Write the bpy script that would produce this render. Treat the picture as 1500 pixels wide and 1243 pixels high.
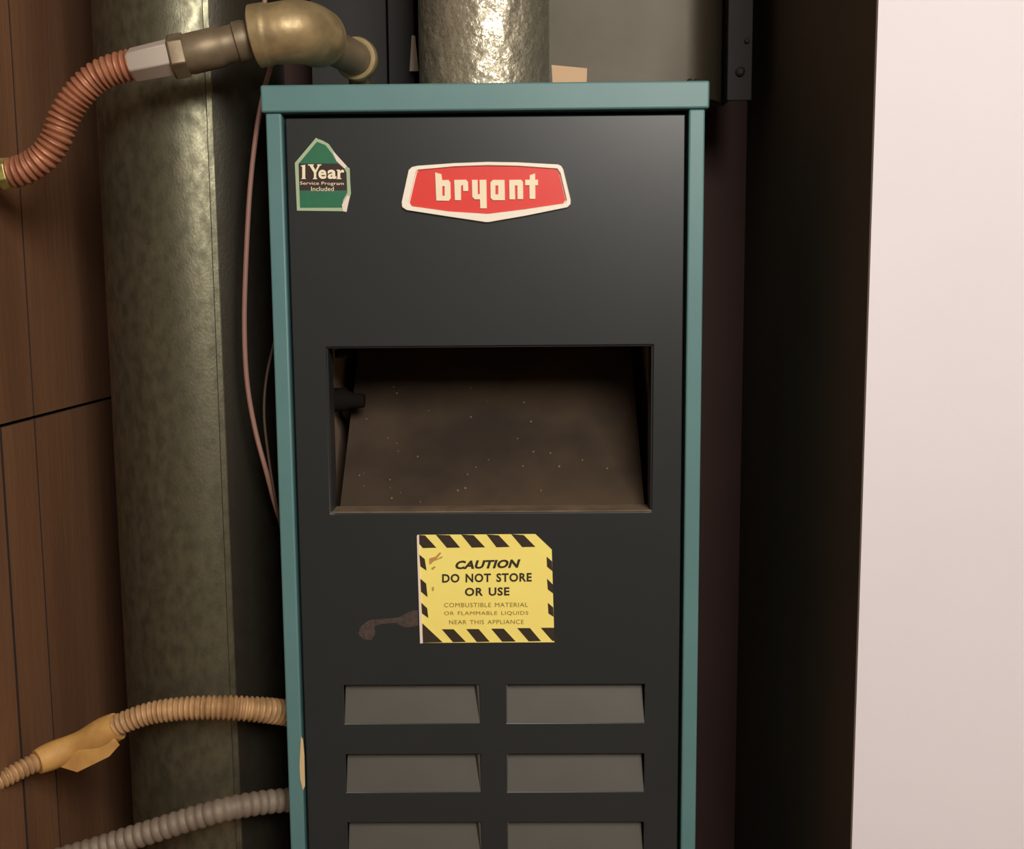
import bpy, bmesh, math, random
from mathutils import Vector, Matrix
random.seed(7)
PI = math.pi
COL = bpy.context.scene.collection
for o in list(bpy.data.objects):
    bpy.data.objects.remove(o)

# ------------------------------------------------------------------ camera
F = 1600.0
CP = Vector((0.03446, -1.00471, 1.21576))
yaw, pitch, roll = -0.012287, 0.121169, -0.007927
cy, sy, cp_, sp_ = math.cos(yaw), math.sin(yaw), math.cos(pitch), math.sin(pitch)
fw = Vector((sy*cp_, cy*cp_, -sp_)); r0 = Vector((cy, -sy, 0)); u0 = r0.cross(fw)
RT = math.cos(roll)*r0 + math.sin(roll)*u0
UP = -math.sin(roll)*r0 + math.cos(roll)*u0
cam = bpy.data.cameras.new('camera'); camo = bpy.data.objects.new('camera', cam); COL.objects.link(camo)
cam.sensor_width = 36; cam.sensor_fit = 'HORIZONTAL'; cam.lens = 36*F/1500; cam.clip_start = 0.02
M3 = Matrix((RT, UP, -fw)).transposed()
camo.matrix_world = Matrix.Translation(CP) @ M3.to_4x4()
bpy.context.scene.camera = camo

# ------------------------------------------------------------------ world, lights, exposure
sc = bpy.context.scene
sc.view_settings.view_transform = 'Standard'; sc.view_settings.look = 'None'
sc.view_settings.gamma = 1; sc.view_settings.use_curve_mapping = False
sc.view_settings.exposure = 0.0
w = bpy.data.worlds.new('world'); sc.world = w; w.use_nodes = True
w.node_tree.nodes['Background'].inputs[0].default_value = (1, .9, .8, 1)
w.node_tree.nodes['Background'].inputs[1].default_value = .05

def area(name, loc, aim, sx, sy_, power, col):
    l = bpy.data.lights.new(name, 'AREA'); l.shape = 'RECTANGLE'; l.size = sx; l.size_y = sy_
    l.energy = power; l.color = col
    o = bpy.data.objects.new(name, l); COL.objects.link(o); o.location = loc
    o.rotation_euler = (Vector(aim)-Vector(loc)).to_track_quat('-Z', 'Y').to_euler()
    return o
area('hall_lamp_light', (.60, -1.85, 2.15), (.10, 0, 1.1), .85, .85, 46, (1, .95, .88))

# ------------------------------------------------------------------ helpers
def ray(px, py):
    return fw + RT*((px-750)/F) - UP*((py-621.5)/F)
def at(px, py, Y):
    d = ray(px, py); return CP + d*((Y-CP.y)/d.y)
def atx(px, py, X):
    d = ray(px, py); return CP + d*((X-CP.x)/d.x)

WORLD = {}
def obj(name, verts, faces, mt, parent=None, smooth=False, label=None, center=None):
    vs = [Vector(v) for v in verts]
    lo = Vector([min(v[i] for v in vs) for i in range(3)]); hi = Vector([max(v[i] for v in vs) for i in range(3)])
    c = center if center else (lo+hi)/2
    me = bpy.data.meshes.new(name); me.from_pydata([tuple(v-c) for v in vs], [], faces)
    bm = bmesh.new(); bm.from_mesh(me); bmesh.ops.recalc_face_normals(bm, faces=bm.faces); bm.to_mesh(me); bm.free()
    if smooth:
        for p in me.polygons: p.use_smooth = True
        try: me.set_sharp_from_angle(angle=math.radians(42))
        except Exception: pass
    me.materials.append(mt)
    o = bpy.data.objects.new(name, me); COL.objects.link(o)
    if parent: o.parent = parent; o.location = c - WORLD[parent.name]
    else: o.location = c
    WORLD[o.name] = Vector(c); LAST[0] = o
    if label: o['label'] = label
    return o
def empty(name, loc):
    o = bpy.data.objects.new(name, None); COL.objects.link(o); o.location = loc; o.empty_display_size = .05
    WORLD[o.name] = Vector(loc); return o
LAST = [None]
def stain_edges(o):
    o.data.materials.append(M['wood_dark'])
    for p in o.data.polygons:
        if abs(p.normal.x) < .5: p.material_index = 1
def tag(o, label=None, cat=None, group=None, kind=None):
    if label: o['label'] = label
    if cat: o['category'] = cat
    if group: o['group'] = group
    if kind: o['kind'] = kind
    return o

class MB:
    def __init__(s): s.v = []; s.f = []
    def add(s, v, f):
        n = len(s.v); s.v += [Vector(p) for p in v]; s.f += [tuple(i+n for i in q) for q in f]; return s
    def box(s, x0, x1, y0, y1, z0, z1):
        v = [(x, y, z) for z in (z0, z1) for y in (y0, y1) for x in (x0, x1)]
        return s.add(v, [(0, 2, 3, 1), (4, 5, 7, 6), (0, 1, 5, 4), (2, 6, 7, 3), (0, 4, 6, 2), (1, 3, 7, 5)])
    def prism(s, pts, off):            # extrude a closed outline of points by the vector off
        n = len(pts); off = Vector(off)
        v = [Vector(p) for p in pts] + [Vector(p)+off for p in pts]
        f = [tuple(range(n)), tuple(range(2*n-1, n-1, -1))] + [(i, (i+1) % n, (i+1) % n+n, i+n) for i in range(n)]
        return s.add(v, f)
    def tube(s, path, rad, sides=24, caps=True):
        n = len(path); rings = []
        up = None
        for i, p in enumerate(path):
            t = (path[min(i+1, n-1)]-path[max(i-1, 0)]).normalized()
            if up is None:
                up = Vector((0, 0, 1)) if abs(t.z) < .9 else Vector((0, 1, 0))
            a = (up - t*up.dot(t)).normalized(); up = a; b = t.cross(a)
            r = rad[i] if isinstance(rad, (list, tuple)) else rad
            rings.append([p + (a*math.cos(2*PI*k/sides)+b*math.sin(2*PI*k/sides))*r for k in range(sides)])
        v = [q for rg in rings for q in rg]; f = []
        for i in range(n-1):
            for k in range(sides):
                k2 = (k+1) % sides; f.append((i*sides+k, i*sides+k2, (i+1)*sides+k2, (i+1)*sides+k))
        if caps: f += [tuple(range(sides)), tuple(range((n-1)*sides, n*sides))]
        return s.add(v, f)
    def build(s, name, mt, parent=None, smooth=False, label=None, bevel=0, seg=2):
        o = obj(name, s.v, s.f, mt, parent, smooth or bevel > 0, label)
        if bevel:
            m = o.modifiers.new('bevel', 'BEVEL'); m.width = bevel; m.segments = seg; m.limit_method = 'ANGLE'; m.angle_limit = math.radians(40)
        return o

def smooth_path(pts, step):
    P = [pts[0]*2-pts[1]] + list(pts) + [pts[-1]*2-pts[-2]]; dense = []
    for i in range(1, len(P)-2):
        for k in range(40):
            t = k/40; a, b, c, d = P[i-1], P[i], P[i+1], P[i+2]
            dense.append(.5*((2*b)+(c-a)*t+(2*a-5*b+4*c-d)*t*t+(3*b-a-3*c+d)*t**3))
    dense.append(P[-2])
    out = [dense[0]]; acc = 0; last = dense[0]
    for q in dense[1:]:
        acc += (q-last).length; last = q
        if acc >= step: out.append(q.copy()); acc = 0
    return out
def arc(path):
    s = [0]
    for i in range(1, len(path)): s.append(s[-1]+(path[i]-path[i-1]).length)
    return s

# ------------------------------------------------------------------ materials
def lin(c):
    return tuple(((x/255)/12.92 if x/255 <= .04045 else ((x/255+.055)/1.055)**2.4) for x in c)+(1,)
def mat(name, rgb, rough=.6, metal=0, rgb2=None, scale=20, stretch=(1, 1, 1), bump=0, bscale=60, detail=6, rvar=0, spec=.5, lo=.35, hi=.65, voro=False, coat=0, bdist=.002):
    m = bpy.data.materials.new(name); m.use_nodes = True; nt = m.node_tree; N = nt.nodes; L = nt.links
    b = N['Principled BSDF']; b.inputs['Base Color'].default_value = lin(rgb); b.inputs['Roughness'].default_value = rough
    b.inputs['Metallic'].default_value = metal; b.inputs['Specular IOR Level'].default_value = spec
    b.inputs['Coat Weight'].default_value = coat
    tc = N.new('ShaderNodeTexCoord'); mp = N.new('ShaderNodeMapping'); mp.inputs['Scale'].default_value = stretch
    L.new(tc.outputs['Object'], mp.inputs[0])
    if rgb2:
        if voro:
            t = N.new('ShaderNodeTexVoronoi'); t.inputs['Scale'].default_value = scale; t.inputs['Randomness'].default_value = 1
            nz = N.new('ShaderNodeTexNoise'); nz.inputs['Scale'].default_value = scale*1.5
            mx = N.new('ShaderNodeMixRGB'); mx.inputs[0].default_value = .06
            L.new(mp.outputs[0], mx.inputs[1]); L.new(mp.outputs[0], nz.inputs[0]); L.new(nz.outputs['Color'], mx.inputs[2]); L.new(mx.outputs[0], t.inputs[0])
            out = t.outputs['Color']
        else:
            t = N.new('ShaderNodeTexNoise'); t.inputs['Scale'].default_value = scale; t.inputs['Detail'].default_value = detail
            L.new(mp.outputs[0], t.inputs[0]); out = t.outputs[0]
        rp = N.new('ShaderNodeValToRGB'); rp.color_ramp.elements[0].position = lo; rp.color_ramp.elements[1].position = hi
        rp.color_ramp.elements[0].color = lin(rgb); rp.color_ramp.elements[1].color = lin(rgb2)
        L.new(out, rp.inputs[0]); L.new(rp.outputs[0], b.inputs['Base Color'])
        if rvar:
            mr = N.new('ShaderNodeMapRange'); mr.inputs['To Min'].default_value = max(.05, rough-rvar); mr.inputs['To Max'].default_value = min(1, rough+rvar)
            mr.inputs['From Min'].default_value = .3; mr.inputs['From Max'].default_value = .7
            L.new(out, mr.inputs[0]); L.new(mr.outputs[0], b.inputs['Roughness'])
    if bump:
        t2 = N.new('ShaderNodeTexNoise'); t2.inputs['Scale'].default_value = bscale; t2.inputs['Detail'].default_value = 4
        L.new(mp.outputs[0], t2.inputs[0])
        bp = N.new('ShaderNodeBump'); bp.inputs['Strength'].default_value = bump; bp.inputs['Distance'].default_value = bdist
        L.new(t2.outputs[0], bp.inputs['Height']); L.new(bp.outputs[0], b.inputs['Normal'])
    return m
M = dict(
    white_wall=mat('white_wall', (224, 218, 223), .85, rgb2=(228, 222, 227), scale=3, bump=.06, bscale=150),
    room_wall=mat('room_wall', (200, 185, 168), .9, bump=.1),
    room_floor=mat('room_floor', (120, 95, 72), .7, rgb2=(135, 108, 84), scale=6),
    dark_wall=mat('dark_wall', (78, 54, 50), .8, rgb2=(72, 50, 46), scale=5, bump=.1),
    side_wall=mat('side_wall', (84, 70, 58), .8, rgb2=(76, 63, 52), scale=5, bump=.1),
    wood=mat('wood', (134, 96, 68), .55, rgb2=(112, 78, 55), scale=9, stretch=(1, 1, .12), bump=.3, bscale=120),
    wood_dark=mat('wood_dark', (46, 30, 24), .8, rgb2=(38, 24, 20), scale=10),
    door=mat('door_paint', (43, 47, 48), .33, rgb2=(39, 43, 44), scale=5, bump=.03, bscale=15, rvar=.03, spec=.5),
    louver=mat('door_paint_lit', (86, 83, 76), .5, rgb2=(78, 76, 70), scale=12),  # door paint again, lightened for sloping louvre faces that catch ceiling light
    teal=mat('teal_paint', (94, 134, 134), .42, rgb2=(88, 127, 128), scale=7, bump=.03),
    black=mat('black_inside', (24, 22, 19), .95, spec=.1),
    grit=mat('grit', (128, 112, 86), .9),
    bounce=mat('bounce_metal', (140, 118, 100), .95, spec=.1),  # inner box tone, made paler to bounce light onto the baffle
    sill=mat('sill', (122, 104, 82), .8, rgb2=(98, 82, 66), scale=30),
    dusty=mat('dusty_metal', (78, 64, 50), .9, rgb2=(54, 45, 38), scale=7, lo=.4, hi=.6, spec=.2, bump=.2, bscale=90),
    strap=mat('strap', (40, 36, 34), .7, .1),
    galv=mat('galvanised_flue', (200, 192, 170), .46, .75, rgb2=(150, 142, 122), scale=105, voro=True, bump=1.0, bscale=60, bdist=.004, rvar=.15, lo=.1, hi=.9),
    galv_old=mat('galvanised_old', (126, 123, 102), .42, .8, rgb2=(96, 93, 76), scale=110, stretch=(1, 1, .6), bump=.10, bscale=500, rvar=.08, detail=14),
    galv_dark=mat('galvanised_dark', (64, 61, 52), .42, .7, rgb2=(56, 50, 42), scale=90, stretch=(1, 1, .6), bump=.08, bscale=500, rvar=.05, detail=14),  # darker metal tone for the duct right of the seam
    plenum=mat('plenum_sheet', (68, 61, 47), .5, .4, rgb2=(63, 57, 44), scale=2.5, bump=.1, rvar=.05),
    casing=mat('grey_casing', (38, 37, 35), .6, .2),
    copper=mat('copper', (178, 120, 90), .5, .35, rgb2=(152, 98, 72), scale=60, bump=.1),
    brass=mat('brass', (196, 186, 112), .4, .6, rgb2=(160, 150, 90), scale=120),
    fitting_grey=mat('fitting_grey', (138, 122, 98), .5, .5, rgb2=(116, 102, 80), scale=40, bump=.2),
    iron=mat('galvanised_fitting', (178, 156, 114), .42, .5, rgb2=(146, 128, 94), scale=55, bump=.3, rvar=.1),
    zinc=mat('zinc_nut', (200, 188, 176), .5, .25),
    armour=mat('beige_hose', (196, 156, 110), .5, .1, rgb2=(162, 126, 88), scale=60),
    conduit=mat('grey_conduit', (136, 122, 106), .6, .1, rgb2=(122, 108, 94), scale=40),
    tape=mat('yellow_tape', (212, 164, 92), .6, rgb2=(186, 138, 76), scale=40, bump=.3),
    wire=mat('brown_wire', (150, 112, 100), .5), wire_dark=mat('dark_wire', (84, 66, 54), .6),
    chrome=mat('badge_rim', (250, 242, 226), .25, 0), red=mat('badge_red', (226, 62, 54), .35, coat=.2),
    cream=mat('cream_letter', (246, 232, 200), .5), yellow=mat('label_yellow', (255, 240, 132), .45, rgb2=(255, 234, 126), scale=20),
    ink=mat('label_ink', (52, 38, 24), .6), ink_soft=mat('label_small_ink', (140, 112, 52), .6),
    paper=mat('paper', (238, 222, 208), .8), green=mat('sticker_green', (30, 112, 74), .5, rgb2=(38, 104, 74), scale=90),
    band=mat('sticker_band', (48, 28, 20), .6), border=mat('sticker_border', (168, 188, 152), .6),
    tan=mat('tan_card', (204, 170, 134), .8), residue=mat('residue', (84, 66, 58), .8, rgb2=(56, 51, 48), scale=220),
    stain=mat('stain', (214, 160, 70), .7), smudge=mat('smudge', (196, 148, 80), .7),
    screw=mat('screw', (30, 26, 20), .6, .4), tornpaper=mat('torn', (214, 186, 140), .8),
)

# ------------------------------------------------------------------ the setting
XR = (at(1290, 0, -.06).x+at(1240, 1243, -.06).x)/2      # inner face of the right closet wall
XL = -.452
YB = .47
YF = -.06
RX0, RX1, RY0, H = -1.9, 1.9, -2.7, 2.44
tag(MB().box(RX0, RX1, RY0, YB+.1, -.08, 0).build('floor', M['room_floor']), kind='structure')
tag(MB().box(RX0, RX1, RY0, YB+.1, H, H+.08).build('ceiling', M['room_wall']), kind='structure')
tag(MB().box(RX0-.08, RX0, RY0, YF, 0, H).build('wall_west', M['room_wall']), kind='structure')
tag(MB().box(RX1, RX1+.08, RY0, YF, 0, H).build('wall_east', M['room_wall']), kind='structure')
tag(MB().box(RX0, RX1, RY0-.08, RY0, 0, H).build('wall_rear', M['room_wall']), kind='structure')
tag(MB().box(XR, RX1, YF-.005, YF, 0, H).build('wall_front', M['white_wall']), kind='structure',
    label='bright off-white wall filling the right edge of the picture')
tag(MB().box(XR+.0, XR+.1, YF, YB+.1, 0, H).build('wall_right', M['side_wall']), kind='structure')
tag(MB().box(XL-.11, XR, YB, YB+.1, 0, H).build('wall_back', M['dark_wall']), kind='structure')
tag(MB().box(RX0, XL-.012, YF-.03, YF-.02, 0, H).build('wall_front_left', M['white_wall']), kind='structure')
wl = tag(MB().box(XL-.11, XL-.010, YF-.02, YB, 0, H).build('wall_left', M['wood_dark']), kind='structure')
ZJ = atx(0, 632, XL).z*.5 + atx(138, 582, XL).z*.5
def planks(z0, z1, joints):
    for a, b in zip(joints, joints[1:]):
        g = .0016
        MB().box(XL-.010, XL+random.uniform(-.0005, .0008), a+g, b-g, z0+g, z1-g).build('plank', M['wood'], wl); stain_edges(LAST[0])
ju = [YF-.018, atx(27, 285, XL).y*.5+atx(52, 590, XL).y*.5]
while ju[-1]+.24 < YB-.02: ju.append(ju[-1]+.24)
ju.append(YB-.002)
jl = [YF-.018, atx(8, 700, XL).y, atx(55, 700, XL).y*.5+atx(40, 1200, XL).y*.5]
j3 = atx(86, 1200, XL).y
jl = [YF-.018, (atx(21, 940, XL).y+atx(38, 1200, XL).y)/2, j3]
while jl[-1]+.2 < YB-.05: jl.append(jl[-1]+.2)
jl.append(YB-.002)
planks(ZJ, H-.002, ju); planks(.002, ZJ, jl)

# ------------------------------------------------------------------ furnace
HW = .1965; ZT = 1.40; TOPH = at(400, 166, 0).z; YK = .40
fur = empty('furnace', (0, .2, 0))
tag(fur, 'tall narrow furnace with teal frame, dark grey front panel and red badge', 'furnace')
# cap rail: a channel that wraps the top, slightly proud of the stiles
m = MB().box(-.2, .2, -.005, .012, TOPH, ZT); m.build('top_rail', M['teal'], fur, bevel=.0018)
MB().box(-.198, .198, .012, YK, ZT-.012, ZT-.001).build('top_panel', M['teal'], fur)
XI = (at(417, 170, 0).x-at(1004, 168, 0).x)/-2
SW = (at(413, 170, 0).x+HW)
for s in (-1, 1):
    a, b = sorted((s*HW, s*(HW-abs(SW))))
    MB().box(a, b, -.003, .022, .02, TOPH-.0004).build('stile', M['teal'], fur, bevel=.0016)
    a, b = sorted((s*HW, s*(HW-.002)))
    MB().box(a, b, .022, YK, .02, ZT-.012).build('side_panel', M['teal'], fur)
MB().box(-HW+.002, HW-.002, YK-.003, YK, .02, ZT-.012).build('back_panel', M['teal'], fur)
MB().box(-HW, HW, 0.01, YK, .0, .02).build('base', M['black'], fur)
# window opening and louvre openings in the front panel
wx0 = (at(478, 508, 0).x+at(484, 750, 0).x)/2; wx1 = (at(955, 506, 0).x+at(957, 749, 0).x)/2
wz1 = (at(478, 508, 0).z+at(955, 505, 0).z)/2; wz0 = (at(484, 751, 0).z+at(957, 750, 0).z)/2
lx = [(at(505, 1059, 0).x, at(703, 1059, 0).x), (at(742, 1059, 0).x, at(944, 1059, 0).x)]
pitchz = (at(508, 1059, 0).z-at(508, 1159.5, 0).z)
zb = at(600, 1059.5, 0).z; hL = at(600, 1003, 0).z-zb
rows = [(zb-k*pitchz, zb-k*pitchz+hL) for k in range(6)]
DX = HW-abs(SW)-.003
DZ0, DZ1 = .06, at(700, 170.5, 0).z
holes = [(wx0, wx1, wz0, wz1)] + [(a, b, c, d) for (c, d) in rows for (a, b) in lx]
xs = sorted({-DX, DX, wx0, wx1} | {v for p in lx for v in p}); zs = sorted({DZ0, DZ1, wz0, wz1} | {v for r in rows for v in r})
def panel_with_holes(xs, zs, holes, y0, y1):
    bm = bmesh.new(); vv = {}
    def V(i, j):
        if (i, j) not in vv: vv[(i, j)] = bm.verts.new((xs[i], y0, zs[j]))
        return vv[(i, j)]
    for i in range(len(xs)-1):
        for j in range(len(zs)-1):
            cx, cz = (xs[i]+xs[i+1])/2, (zs[j]+zs[j+1])/2
            if any(a < cx < b and c < cz < d for a, b, c, d in holes): continue
            bm.faces.new((V(i, j), V(i+1, j), V(i+1, j+1), V(i, j+1)))
    r = bmesh.ops.extrude_face_region(bm, geom=list(bm.faces))
    for e in r['geom']:
        if isinstance(e, bmesh.types.BMVert): e.co.y = y1
    bm.verts.ensure_lookup_table(); bm.verts.index_update()
    v = [q.co.copy() for q in bm.verts]; f = [tuple(q.index for q in p.verts) for p in bm.faces]
    bm.free(); mb = MB(); mb.add(v, f); return mb
panel_with_holes(xs, zs, holes, 0, .0025).build('front_panel', M['door'], fur, bevel=.0009)
# folded lips of the front panel on its outer edge
m = MB()
m.box(-DX, -DX+.0015, .0025, .02, DZ0, DZ1); m.box(DX-.0015, DX, .0025, .02, DZ0, DZ1); m.box(-DX, DX, .0025, .02, DZ1-.0015, DZ1)
m.build('panel_lip', M['door'], fur)
# dark cavity ring behind the gaps
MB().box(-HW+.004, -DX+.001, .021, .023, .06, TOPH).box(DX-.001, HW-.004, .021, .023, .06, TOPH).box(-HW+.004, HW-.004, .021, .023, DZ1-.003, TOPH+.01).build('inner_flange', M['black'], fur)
# window flange: jambs and sill
m = MB(); D = .028
m.box(wx0, wx0+.0012, .0025, D, wz0, wz1).box(wx1-.0012, wx1, .0025, D, wz0, wz1).box(wx0, wx1, .0025, .012, wz1-.0012, wz1)
m.build('window_flange', M['door'], fur)
MB().box(wx0, wx1, .0015, D, wz0-.0002, wz0+.0014).build('window_sill', M['sill'], fur, label='dusty folded sill of the window opening')
# sloping dusty baffle seen through the window
m = MB(); bz1 = wz1+.02
a, b = a0_, b0_ = wx0+.004, wx1-.004
m.prism([(a, D, wz0), (b, D, wz0), (b, .20, bz1), (a, .20, bz1)], (0, .002, -.002))
m.build('baffle', M['dusty'], fur, label='sloping brown dusty metal baffle')
m = MB()
m.box(wx0-.012, wx0-.010, .004, .30, wz0-.02, wz1+.06).box(wx1+.010, wx1+.012, .004, .30, wz0-.02, wz1+.06).box(wx0-.012, wx1+.012, .30, .302, wz0-.02, wz1+.06).box(wx0-.012, wx1+.012, .004, .30, wz1+.058, wz1+.06)
m.box(wx0-.012, wx1+.012, .004, .30, wz0-.022, wz0-.02)
m.build('inner_box', M['bounce'], fur)
# small bracket and dirt-darkened block at the window's upper left
p = at(500, 518, .03)
MB().box(p.x-.006, p.x+.006, .028, .05, p.z-.004, p.z+.004).build('bracket', M['black'], fur, bevel=.001)
p = at(514, 583, .10)
m = MB().tube([Vector((p.x-.022, .085, p.z)), Vector((p.x-.004, .085, p.z)), Vector((p.x+.004, .085, p.z-.001)), Vector((p.x+.016, .085, p.z-.001))], [.012, .012, .008, .007], 14)
m.build('pilot_fitting', M['black'], fur, smooth=True)
for k, (c, d) in enumerate(rows):
    for j, (a, b) in enumerate(lx):
        m = MB(); dep = .013; ex = .006; t = .0008
        gl = .0075 if j == 0 else .0022
        at_, bt = a+.0003, b-gl
        z1 = d+ex; yd = dep
        # pressed-in sloping face
        m.prism([(a, .0006, c), (b, .0006, c), (bt, yd, z1), (at_, yd, z1)], (0, t, -t))
        if j == 0:      # pressed gusset on the right of the left-hand louvres
            m.prism([(b, .0006, c), (b, .0026, d), (b-.0026, .0030, d), (bt, yd, z1)], (0, t, 0))
        else:
            m.prism([(a, .001, c), (a, .001, d), (a, yd, z1)], (.0008, 0, 0))
        m.build('louver', M['louver'], fur)
# specks of grit lying on the baffle
m = MB()
for k in range(34):
    u, t = random.betavariate(1.3, 2.2), random.betavariate(1.2, 2.6); r_ = random.uniform(.0004, .0009)
    c_ = Vector((a0_+(b0_-a0_)*(.04+.9*u), D+(.20-D)*t*.8, wz0+(bz1-wz0)*t*.8+.0006))
    m.box(c_.x-r_, c_.x+r_, c_.y-r_-.0004, c_.y+r_-.0004, c_.z-r_, c_.z+r_)
tag(m.build('grit', M['grit'], fur), kind='stuff')
# rear of louvres
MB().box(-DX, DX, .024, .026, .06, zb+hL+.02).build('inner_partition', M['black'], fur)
# screws on the cap
for px in (1012, 1022):
    q = at(px, 118, 0); MB().tube([Vector((q.x, .006, ZT-.002)), Vector((q.x, .006, ZT+.0025)), Vector((q.x, .006, ZT+.0035))], [.0026, .0026, .0012], 10).build('screw', M['screw'], fur)

# ---- flat print helpers: outlines are laid on the panel face
def onpanel(pts, ox, oy, s, Y):
    return [at(ox+x/s, oy+y/s, 0)+Vector((0, Y, 0)) for x, y in pts]
def plates(name, polys, ox, oy, s, Y, th, mt, parent, label=None, bevel=0):
    m = MB()
    for pl in polys: m.prism(onpanel(pl, ox, oy, s, Y), (0, -th, 0))
    return m.build(name, mt, parent, label=label, bevel=bevel)
def rect(x0, y0, x1, y1): return [(x0, y0), (x1, y0), (x1, y1), (x0, y1)]
def text(name, body, box, tilt, ox, oy, s, Y, th, mt, parent, bold=0.0, shear=0, space=1.0, wspace=1.0):
    cu = bpy.data.curves.new('t', 'FONT'); cu.body = body; cu.offset = bold; cu.shear = shear; cu.space_character = space; cu.space_word = wspace
    cu.resolution_u = 3
    to = bpy.data.objects.new('t', cu); COL.objects.link(to)
    bpy.context.view_layer.update()
    me = to.to_mesh(); v = [q.co.copy() for q in me.vertices]; f = [tuple(p.vertices) for p in me.polygons]
    to.to_mesh_clear(); bpy.data.objects.remove(to)
    xa, xb = min(q.x for q in v), max(q.x for q in v); ya, yb = min(q.y for q in v), max(q.y for q in v)
    out = []
    for q in v:
        u = (q.x-xa)/(xb-xa); h = (yb-q.y)/(yb-ya)
        out.append((box[0]+u*(box[2]-box[0]), box[1]+h*(box[3]-box[1])+tilt*(.5-u)))
    P = onpanel(out, ox, oy, s, Y-th)
    n = len(P)
    mb = MB().add(P, f)
    return mb.build(name, mt, parent)

# ---- badge
B = (575, 225, 5.4545)
outer = [(155, 108), (200, 98), (500, 76), (760, 66), (1000, 70), (1325, 88), (1348, 100), (1365, 128), (1424, 370), (1424, 405), (1400, 430), (1050, 502), (765, 552), (740, 551), (450, 506), (110, 452), (76, 428), (72, 390), (128, 132)]
inner = [(205, 132), (500, 106), (760, 98), (1000, 102), (1312, 122), (1338, 160), (1388, 372), (1372, 398), (1050, 446), (760, 482), (450, 462), (150, 420), (132, 395), (190, 150)]
def ray_hit(poly, c, a):
    dx, dy = math.cos(a), math.sin(a); best = 0
    for (x0, y0), (x1, y1) in zip(poly, poly[1:]+poly[:1]):
        ex, ey = x1-x0, y1-y0; den = dx*ey-dy*ex
        if abs(den) < 1e-9: continue
        t = ((x0-c[0])*ey-(y0-c[1])*ex)/den; u = ((x0-c[0])*dy-(y0-c[1])*dx)/den
        if t > 0 and -1e-6 <= u <= 1+1e-6: best = max(best, t)
    return best
cen = (750, 290); angs = sorted({round(math.atan2(y-cen[1], x-cen[0]), 4) for x, y in outer+inner} | {round(-PI+2*PI*k/64, 4) for k in range(64)})
def loop(poly, f, Y, grow=0):
    out = []
    for a in angs:
        t = ray_hit(poly, cen, a)*f+grow
        out.append((cen[0]+t*math.cos(a), cen[1]+t*math.sin(a)))
    return onpanel(out, *B, Y)
rings = [loop(outer, 1, 0), loop(outer, 1, -.0018), loop(outer, 1, -.0030, -5), loop(inner, 1, -.0030, 6), loop(inner, 1, -.0022, 0), loop(inner, 1, -.0006, -1), loop(inner, .5, -.0006), loop(inner, .02, -.0006)]
m = MB(); n = len(angs); v = [q for r in rings for q in r]
f = [(i*n+k, i*n+(k+1) % n, (i+1)*n+(k+1) % n, (i+1)*n+k) for i in range(len(rings)-1) for k in range(n)]+[tuple(range((len(rings)-1)*n, len(rings)*n)), tuple(range(n))]
bd = m.add(v, f).build('badge', M['chrome'], fur, smooth=True, label='red shield badge with pale raised rim and cream lettering')
plates('red_field', [[((x-cen[0])*.988+cen[0], (y-cen[1])*.985+cen[1]) for x, y in inner]], *B, -.0006, .0008, M['red'], bd, 'red enamel field of the badge')
L6 = [  # closed strokes, each counter reached through a hairline slit
      [(342, 152), (392, 166), (398, 214), (448, 212), (463, 230), (466, 358), (450, 378), (352, 376), (350, 338), (418, 338), (418, 261), (399, 261), (399, 337.5), (350, 337.5)],
      [(494, 212), (588, 210), (604, 228), (606, 300), (566, 300), (564, 250), (548, 260), (548, 373), (500, 373)],
      [(635, 211), (680, 211), (682, 325), (698, 325), (696, 211), (750, 211), (754, 438), (702, 438), (700, 366), (658, 366), (638, 346)],
      [(802, 212), (895, 212), (898, 373), (804, 373), (785, 356), (784, 300), (822, 300), (822, 327), (845, 327), (845, 256), (822, 256), (822, 299.5), (784, 299.5), (783, 232)],
      [(932, 212), (1026, 210), (1042, 228), (1044, 364), (999, 364), (998, 256), (977, 256), (980, 366), (935, 366)],
      [(1096, 174), (1139, 160), (1139, 210), (1162, 210), (1162, 254), (1140, 254), (1141, 362), (1095, 362), (1094, 254), (1060, 254), (1060, 210), (1096, 210)]]
for g in L6: plates('letter', [g], *B, -.0014, .0010, M['cream'], bd)
# ---- small green sticker
S = (420, 190, 9.56)
st = plates('service_sticker', [[(412, 112), (440, 130), (500, 150), (590, 200), (680, 330), (840, 515), (882, 540), (888, 700), (900, 890), (835, 1150), (790, 1140), (145, 1132), (115, 465)]], *S, 0, .0004, M['border'], fur,
            'green house-shaped service sticker with pale border')
plates('green_field', [[(425, 168), (545, 215), (640, 340), (700, 450), (815, 548), (838, 600), (850, 880), (790, 985), (778, 1090), (188, 1092), (166, 478)]], *S, -.0004, .0002, M['green'], st, 'green printed field')
plates('dark_band', [[(170, 474), (720, 474), (800, 540), (836, 600), (846, 848), (182, 848)]], *S, -.0006, .0002, M['band'], st, 'dark band behind the lettering')
for pl in ([(640, 300), (680, 330), (848, 515), (812, 545), (700, 440)], [(850, 925), (885, 930), (840, 1152), (790, 1140), (775, 1050)]):
    plates('curled_edge', [pl], *S, -.0004, .0007, M['paper'], st, 'worn paper edge of the sticker')
ser = [[(195, 505), (262, 490), (262, 675), (275, 690), (205, 690), (220, 675), (220, 520)],
       [(300, 486), (382, 486), (382, 500), (368, 502), (405, 566), (440, 502), (428, 500), (428, 486), (486, 486), (486, 500), (466, 504), (416, 602), (416, 678), (430, 680), (430, 692), (370, 692), (370, 680), (384, 678), (384, 604), (322, 502), (300, 500)]]
for g in ser: plates('letter', [g], *S, -.0008, .0002, M['cream'], st)
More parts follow.
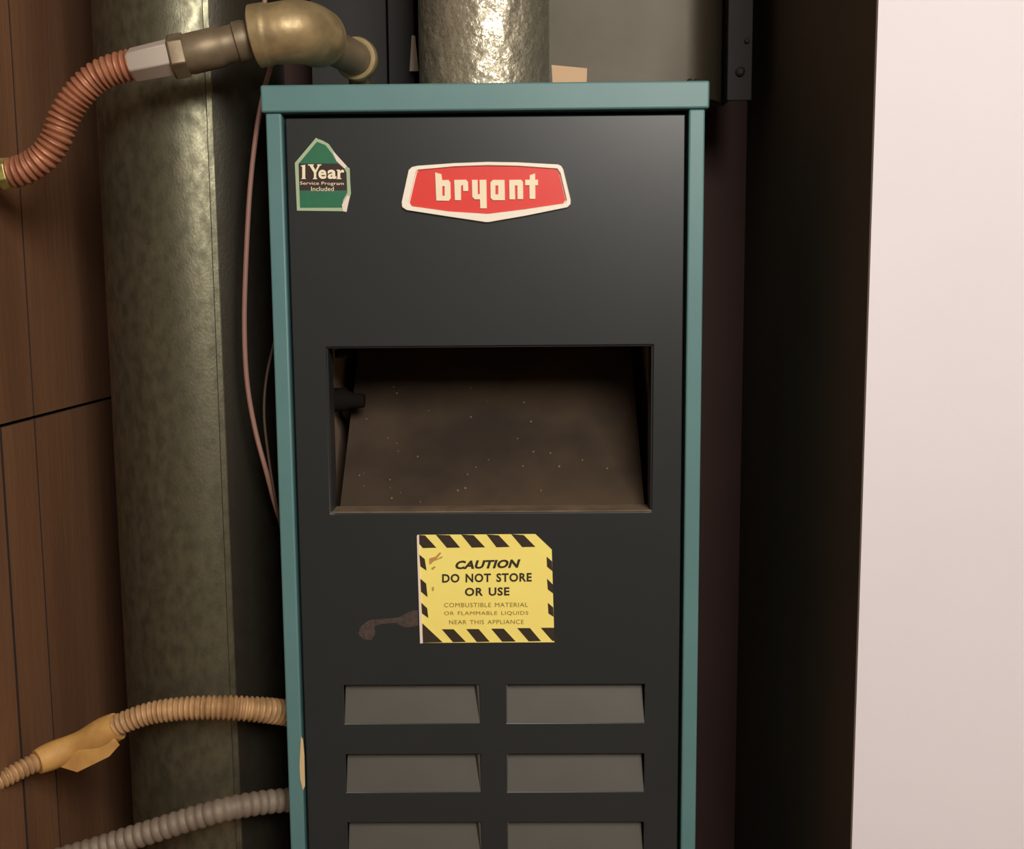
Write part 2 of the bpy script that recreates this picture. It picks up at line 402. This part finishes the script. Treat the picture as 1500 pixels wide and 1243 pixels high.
text('letter', 'e', (445, 560, 560, 690), 0, *S, -.0008, .0002, M['cream'], st, bold=.03)
text('letter', 'a', (575, 560, 700, 690), 0, *S, -.0008, .0002, M['cream'], st, bold=.03)
plates('letter', [[(700, 560), (748, 560), (750, 580), (780, 558), (806, 570), (800, 602), (764, 598), (752, 612), (752, 680), (768, 680), (768, 692), (702, 692), (702, 680), (714, 680), (714, 574), (700, 574)]], *S, -.0008, .0002, M['cream'], st)
text('small_lettering', 'Service Program', (190, 728, 802, 786), -6, *S, -.0008, .0002, M['cream'], st)
text('small_lettering', 'Included', (345, 798, 662, 858), 0, *S, -.0008, .0002, M['cream'], st)
# ---- caution label
C = (600, 770, 6.818)
cl = plates('caution_label', [[(80, 88), (1256, 80), (1420, 235), (1446, 1160), (112, 1166)]], *C, 0, .0004, M['yellow'], fur, 'yellow caution label with black diagonal stripes around its edge')
str_ = [[(95, 88), (155, 94), (268, 216), (134, 220), (92, 172)], [(262, 86), (400, 92), (505, 215), (372, 217)], [(515, 84), (640, 92), (755, 212), (622, 215)],
        [(768, 83), (890, 92), (1000, 208), (868, 212)], [(1015, 81), (1140, 90), (1256, 207), (1124, 210)],
        [(98, 285), (152, 330), (170, 445), (108, 402)], [(108, 525), (166, 575), (180, 710), (114, 655)], [(118, 765), (176, 820), (188, 918), (124, 872)],
        [(128, 970), (330, 1160), (132, 1164)], [(322, 1030), (440, 1030), (562, 1156), (434, 1159)], [(566, 1028), (690, 1028), (800, 1154), (672, 1157)],
        [(815, 1024), (940, 1024), (1060, 1152), (925, 1154)], [(1075, 1018), (1202, 1018), (1312, 1148), (1190, 1151)], [(1310, 1015), (1443, 1015), (1446, 1146), (1425, 1146)],
        [(1368, 305), (1422, 352), (1426, 450), (1372, 405)], [(1372, 525), (1430, 582), (1432, 672), (1380, 632)], [(1380, 765), (1434, 812), (1438, 905), (1386, 872)]]
for pl in str_: plates('stripe', [pl], *C, -.0004, .0002, M['ink'], cl)
text('lettering', 'CAUTION', (458, 338, 1108, 424), 16, *C, -.0004, .0003, M['ink'], cl, bold=.045, shear=.25, space=1.05)
text('lettering', 'DO NOT STORE', (325, 472, 1220, 560), 12, *C, -.0004, .0003, M['ink'], cl, bold=.03, space=1.1, wspace=1.4)
text('lettering', 'OR USE', (552, 612, 998, 696), 6, *C, -.0004, .0003, M['ink'], cl, bold=.03, space=1.1, wspace=1.4)
text('small_lettering', 'COMBUSTIBLE MATERIAL', (345, 765, 1182, 808), 4, *C, -.0004, .0003, M['ink_soft'], cl, bold=0, space=1.1, wspace=1.4)
text('small_lettering', 'OR FLAMMABLE LIQUIDS', (345, 850, 1186, 893), 4, *C, -.0004, .0003, M['ink_soft'], cl, bold=0, space=1.1, wspace=1.4)
text('small_lettering', 'NEAR THIS APPLIANCE', (395, 936, 1140, 978), 4, *C, -.0004, .0003, M['ink_soft'], cl, bold=0, space=1.1, wspace=1.4)
plates('curled_edge', [[(74, 92), (96, 92), (100, 400), (118, 800), (134, 1166), (106, 1168), (92, 700), (80, 350)]], *C, -.0004, .0012, M['paper'], cl, 'pale curled left edge of the label')
plates('smudge', [[(195, 325), (260, 305), (300, 262), (318, 270), (268, 330), (330, 300), (325, 318), (240, 352), (208, 385), (196, 375)], [(215, 420), (250, 400), (262, 410), (228, 440)], [(220, 620), (240, 600), (244, 640), (226, 652)]], *C, -.0004, .0002, M['smudge'], cl, 'brown smudge near the upper left of the label')
plates('adhesive_residue', [[(612, 893), (600, 895), (585, 904), (560, 906), (540, 908), (528, 918), (525, 928), (532, 936), (544, 937), (550, 928), (548, 917), (560, 913), (580, 912), (592, 918), (605, 918), (613, 915)]], 0, 0, 1, 0, .0003, M['residue'], fur, 'brownish adhesive residue left of the caution label')
# chipped / torn tape on the left stile
m = MB().prism([at(x, y, -.003)+Vector((0, -.0002, 0)) for x, y in [(441, 1078), (444, 1082), (446, 1105), (447, 1150), (444, 1157), (440, 1140), (439, 1120)]], (0, -.0006, 0))
m.build('torn_tape', M['tornpaper'], fur, label='sliver of torn beige tape on the left stile')

# ------------------------------------------------------------------ big round duct at the left
DC = Vector((-.302, .135)); DR = .0925
duct = empty('round_duct', (DC.x, DC.y, 0))
tag(duct, 'large dull galvanised round duct standing vertically left of the furnace', 'duct')
def cyl(r, z0, z1, n=96, c=DC):
    m = MB(); v = []
    zs_ = [z0+(z1-z0)*i/30 for i in range(31)]
    for z in zs_:
        for k in range(n):
            a = 2*PI*k/n
            v.append((c.x+r*math.cos(a), c.y+r*math.sin(a), z))
    f = [(i*n+k, i*n+(k+1) % n, (i+1)*n+(k+1) % n, (i+1)*n+k) for i in range(30) for k in range(n)]
    f += [tuple(range(n)), tuple(range(30*n, 31*n))]
    return m.add(v, f)
a0 = math.radians(-63)
def sheet(a, b, n, name, mt):
    m = MB(); v = []; K = 30
    for i in range(K+1):
        for rr in (DR, DR-.0012):
            for k in range(n+1):
                t = a+(b-a)*k/n; v.append((DC.x+rr*math.cos(t), DC.y+rr*math.sin(t), H*i/K))
    w_ = n+1; f = []
    for i in range(K):
        for l in (0, 1):
            for k in range(n):
                q = (i*2+l)*w_+k; f.append((q, q+1, q+1+2*w_, q+2*w_))
        for k in (0, n):
            q = i*2*w_+k; f.append((q, q+w_, q+3*w_, q+2*w_))
    for i in (0, K):
        for k in range(n):
            q = i*2*w_+k; f.append((q, q+1, q+1+w_, q+w_))
    return m.add(v, f).build(name, mt, duct, smooth=True)
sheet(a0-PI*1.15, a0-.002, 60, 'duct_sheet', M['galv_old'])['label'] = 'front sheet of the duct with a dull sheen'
sheet(a0+.002, a0+PI*.84, 48, 'duct_sheet', M['galv_dark'])['label'] = 'darker duct sheet right of the seam'
# lock seam, a flat raised strip running up the duct
m = MB()
pts = []
for k, rr in ((-.055, DR+.0002), (-.05, DR+.0016), (0, DR+.0018), (.012, DR+.0016), (.016, DR+.0002)):
    pts.append((DC.x+rr*math.cos(a0+k), DC.y+rr*math.sin(a0+k), 0.001))
pts += [(DC.x+(DR-.001)*math.cos(a0+k), DC.y+(DR-.001)*math.sin(a0+k), 0.001) for k in (.016, -.055)]
m.prism(pts, (0, 0, H-.002)); m.build('seam', M['galv_old'], duct)

# ------------------------------------------------------------------ flue pipe, plenum, casing
fc_l, fc_r = at(612, 60, .18), at(806, 60, .18)
FX = (fc_l.x+fc_r.x)/2; FR = (fc_r.x-fc_l.x)/2*.985
flue = empty('flue_pipe', (FX, .18, ZT))
tag(flue, 'shiny spangled galvanised flue pipe rising from the furnace top', 'pipe')
cyl(FR, ZT, H, 72, Vector((FX, .18))).build('pipe_body', M['galv'], flue, smooth=True)
cyl(FR+.002, ZT, ZT+.02, 72, Vector((FX, .18))).build('collar', M['galv'], flue, smooth=True)
px1 = at(1068, 80, .29).x; PZ0 = at(1050, 143, .29).z
pl_ = empty('plenum_box', (.12, .37, ZT))
tag(pl_, 'grey sheet metal plenum box behind the flue pipe', 'duct')
px0 = at(640, 80, .29).x
m = MB(); prof = [(px0, .29)]
for k in range(9):
    a = PI/2*k/8; prof.append((px1-.05+.05*math.sin(a), .34-.05*math.cos(a)))
prof += [(px1, .46), (px0, .46)]
m.prism([(x, y, PZ0) for x, y in prof], (0, 0, H-PZ0-.001)); m.build('plenum_body', M['plenum'], pl_, smooth=True)
MB().box(px0+.01, .19, .31, .395, ZT+.0005, PZ0).build('plenum_collar', M['casing'], pl_)
# hanging flange strip with a screw, right of the plenum
q0 = at(1070, 147, .30); q1 = at(1101, 147, .30)
MB().box(q0.x-.004, q1.x, .300, .303, q0.z, H-.001).box(q0.x-.004, q0.x-.001, .303, .34, q0.z, H-.001).build('hanging_strap', M['strap'], pl_, bevel=.0008)
q = at(1084, 105, .30)
MB().tube([Vector((q.x, .300, q.z)), Vector((q.x, .297, q.z)), Vector((q.x, .296, q.z))], [.0055, .0055, .003], 14).build('screw', M['screw'], pl_)
q = at(1094, 60, .30)
MB().tube([Vector((q.x, .300, q.z)), Vector((q.x, .2975, q.z)), Vector((q.x, .297, q.z))], [.003, .003, .002], 12).build('screw', M['screw'], pl_)
cs = empty('metal_casing', (-.14, .4, ZT))
tag(cs, 'dark grey metal casing behind the elbow, left of the flue pipe', 'casing')
c0 = at(455, 60, .33).x; c1 = at(568, 60, .33).x; c2 = at(606, 60, .31).x
MB().box(c0, c1-.0012, .33, .46, ZT, H-.001).build('left_panel', M['casing'], cs, bevel=.001)
MB().box(c1+.0012, c2, .322, .46, ZT, H-.001).build('right_panel', M['casing'], cs, bevel=.001)
# white tag
m = MB().prism([at(x, y, .31) for x, y in [(603, 52), (608, 52), (613, 104), (600, 104)]], (0, .0008, 0))
tag(m.build('paper_tag', M['paper']), 'narrow white tag hanging left of the flue pipe', 'tag')
# tan card
m = MB().prism([at(x, y, .06) for x, y in [(808, 95), (860, 100), (859, 134), (810, 132)]], (0, .0008, 0))
tag(m.build('card_scrap', M['tan']), 'scrap of tan card standing on the furnace top beside the flue pipe', 'card')

# ------------------------------------------------------------------ gas pipe with elbow and copper hose
gp = empty('gas_pipe', at(430, 60, .0))
tag(gp, 'metal pipe fitting with elbow and corrugated copper hose above the furnace corner', 'pipe')
def corr(pts, r, amp, pitch, name, mt, parent, sides=28, label=None, rend=None):
    path = smooth_path([at(*p) for p in pts], pitch/8); s = arc(path); rad = []
    for i, q in enumerate(s):
        rr = r if rend is None else r+(rend-r)*q/s[-1]
        rad.append(rr + amp*(abs(math.sin(PI*q/pitch))*2-1))
    return MB().tube(path, rad, sides).build(name, mt, parent, smooth=True, label=label)
h = corr([(14, 254, -.02), (38, 247, -.02), (64, 230, -.02), (82, 204, -.02), (94, 172, -.02), (112, 142, -.02), (138, 116, -.02), (166, 102, -.02), (192, 95, -.02)], .0122, .0016, .0054, 'copper_hose', M['copper'], gp, label='corrugated reddish copper hose')
# brass nut at the lower end
def seg(p0, p1, Y0, Y1, prof, name, mt, parent, sides=6, smooth=False, label=None, bevel=.0008):
    a, b = at(*p0, Y0), at(*p1, Y1); path = [a.lerp(b, t) for t, _ in prof]
    return MB().tube(path, [r for _, r in prof], sides).build(name, mt, parent, smooth=smooth, label=label, bevel=bevel)
seg((18, 252), (-4, 256), -.02, -.02, [(0, .0100), (.15, .0135), (.85, .0145), (1, .012)], 'brass_nut', M['brass'], gp, label='brass nut')
seg((-4, 256), (-40, 262), -.02, -.02, [(0, .009), (1, .009)], 'stub_pipe', M['iron'], gp, sides=20, smooth=True, bevel=0)
seg((188, 97), (254, 83), -.02, -.02, [(0, .0105), (.12, .0150), (1, .0162)], 'hex_nut', M['zinc'], gp, label='pale grey zinc hex nut', bevel=.001)
seg((250, 84), (274, 80), -.02, -.018, [(0, .0175), (.1, .0195), (.9, .0195), (1, .0185)], 'adapter_nut', M['fitting_grey'], gp, sides=6)
seg((270, 81), (366, 58), -.018, -.01, [(0, .0165), (.1, .0175), (.55, .0175), (.58, .0160), (.78, .0160), (.8, .0178), (.93, .0178), (1, .0165)], 'nipple', M['fitting_grey'], gp, sides=36, smooth=True, bevel=0)
path = smooth_path([at(370, 54, -.01), at(388, 51, -.01), at(408, 49, -.01), at(428, 47, -.007), at(446, 48, .002), at(460, 52, .018), at(467, 56, .034)], .002)
s = arc(path); T = s[-1]; rad = []
for q in s:
    t = q/T
    if t < .02: r = .0215
    elif t < .17: r = .0268
    elif t < .20: r = .0268-(t-.17)/.03*.0012
    else: r = .0256+.0014*math.sin(PI*min(1, (t-.20)/.75))
    if t > .92: r = .0264
    if t > .99: r = .0225
    rad.append(r)
MB().tube(path, rad, 56).build('elbow', M['iron'], gp, smooth=True, label='large tan metal elbow')
seg((466, 59), (525, 88), .035, .100, [(0, .0165), (1, .0165)], 'short_pipe', M['fitting_grey'], gp, sides=36, smooth=True, bevel=0)
seg((520, 85), (525, 88), .092, .104, [(0, .0165), (0.05, .0198), (.2, .0208), (.8, .0208), (1, .0195)], 'end_collar', M['iron'], gp, sides=44, smooth=True, bevel=0)
a = at(525, 88, .103)
MB().tube([a, a+Vector((.0, .012, -.002)), a+Vector((-.002, .020, -.008)), Vector((a.x-.002, a.y+.021, ZT+.0005))], .011, 28).build('riser', M['fitting_grey'], gp, smooth=True)

# ------------------------------------------------------------------ beige hose with tape, grey conduit
hz = empty('flexible_hose', at(415, 1041, .03))
tag(hz, 'beige ribbed flexible hose wrapped in yellow tape beside the furnace', 'hose')
corr([(432, 1046, .04), (415, 1043, .035), (380, 1039, .02), (330, 1036, .01), (275, 1037, .005), (225, 1043, .003), (185, 1056, .0), (150, 1073, .0), (110, 1092, .0), (70, 1109, -.01), (40, 1122, -.025), (0, 1143, -.045), (-30, 1160, -.06)], .0118, .0014, .0050, 'hose_body', M['armour'], hz, rend=.0072)
path = smooth_path([at(*q) for q in [(172, 1063, 0), (150, 1074, 0), (110, 1092, -.001), (75, 1107, -.009), (54, 1116, -.018)]], .004)
s = arc(path); rad = [.0135+.0015*math.sin(9*q/s[-1])-.0025*max(0, q/s[-1]-.6)/.4 for q in s]
MB().tube(path, rad, 20).build('tape_wrap', M['tape'], hz, smooth=True, label='yellowed tape wrap')
m = MB().prism([at(x, y, -.012) for x, y in [(62, 1110), (110, 1092), (158, 1070), (175, 1091), (160, 1108), (113, 1131), (84, 1122)]], (0, .0012, 0))
m.build('tape_flap', M['tape'], hz, label='loose flap of yellowed tape', bevel=.0004)
cd = empty('grey_conduit', at(425, 1172, .03))
tag(cd, 'grey ribbed flexible conduit below the beige hose', 'conduit')
corr([(440, 1170, .05), (425, 1171, .045), (385, 1175, .03), (335, 1184, .012), (280, 1199, .008), (220, 1218, .004), (150, 1240, .0), (90, 1258, -.01), (20, 1282, -.04), (-10, 1295, -.055)], .0112, .0010, .0088, 'conduit_body', M['conduit'], cd)

# ------------------------------------------------------------------ thin wires
def wire(pts, r, mt, label, name='wire'):
    p = smooth_path([at(*q) for q in pts], .006)
    o = MB().tube(p, r, 10).build(name, mt, smooth=True); tag(o, label, 'wire')
wire([(384, -760, .06), (385, -300, .05), (388, -20, .035), (386, 12, .04), (392, 60, .04), (396, 95, .035), (388, 128, .04), (376, 190, .035), (366, 280, .035), (360, 390, .035), (358, 480, .035), (362, 560, .035), (374, 630, .035), (390, 690, .035), (405, 745, .04), (425, 800, .05)],
     .0024, M['wire'], 'pinkish brown wire sagging beside the furnace, the thicker of the two')
wire([(405, 490, .03), (397, 520, .034), (390, 555, .035), (387, 590, .035), (388, 625, .035), (395, 680, .035), (405, 740, .035), (417, 800, .05)],
     .0013, M['wire_dark'], 'thin dark wire hugging the left side of the furnace')
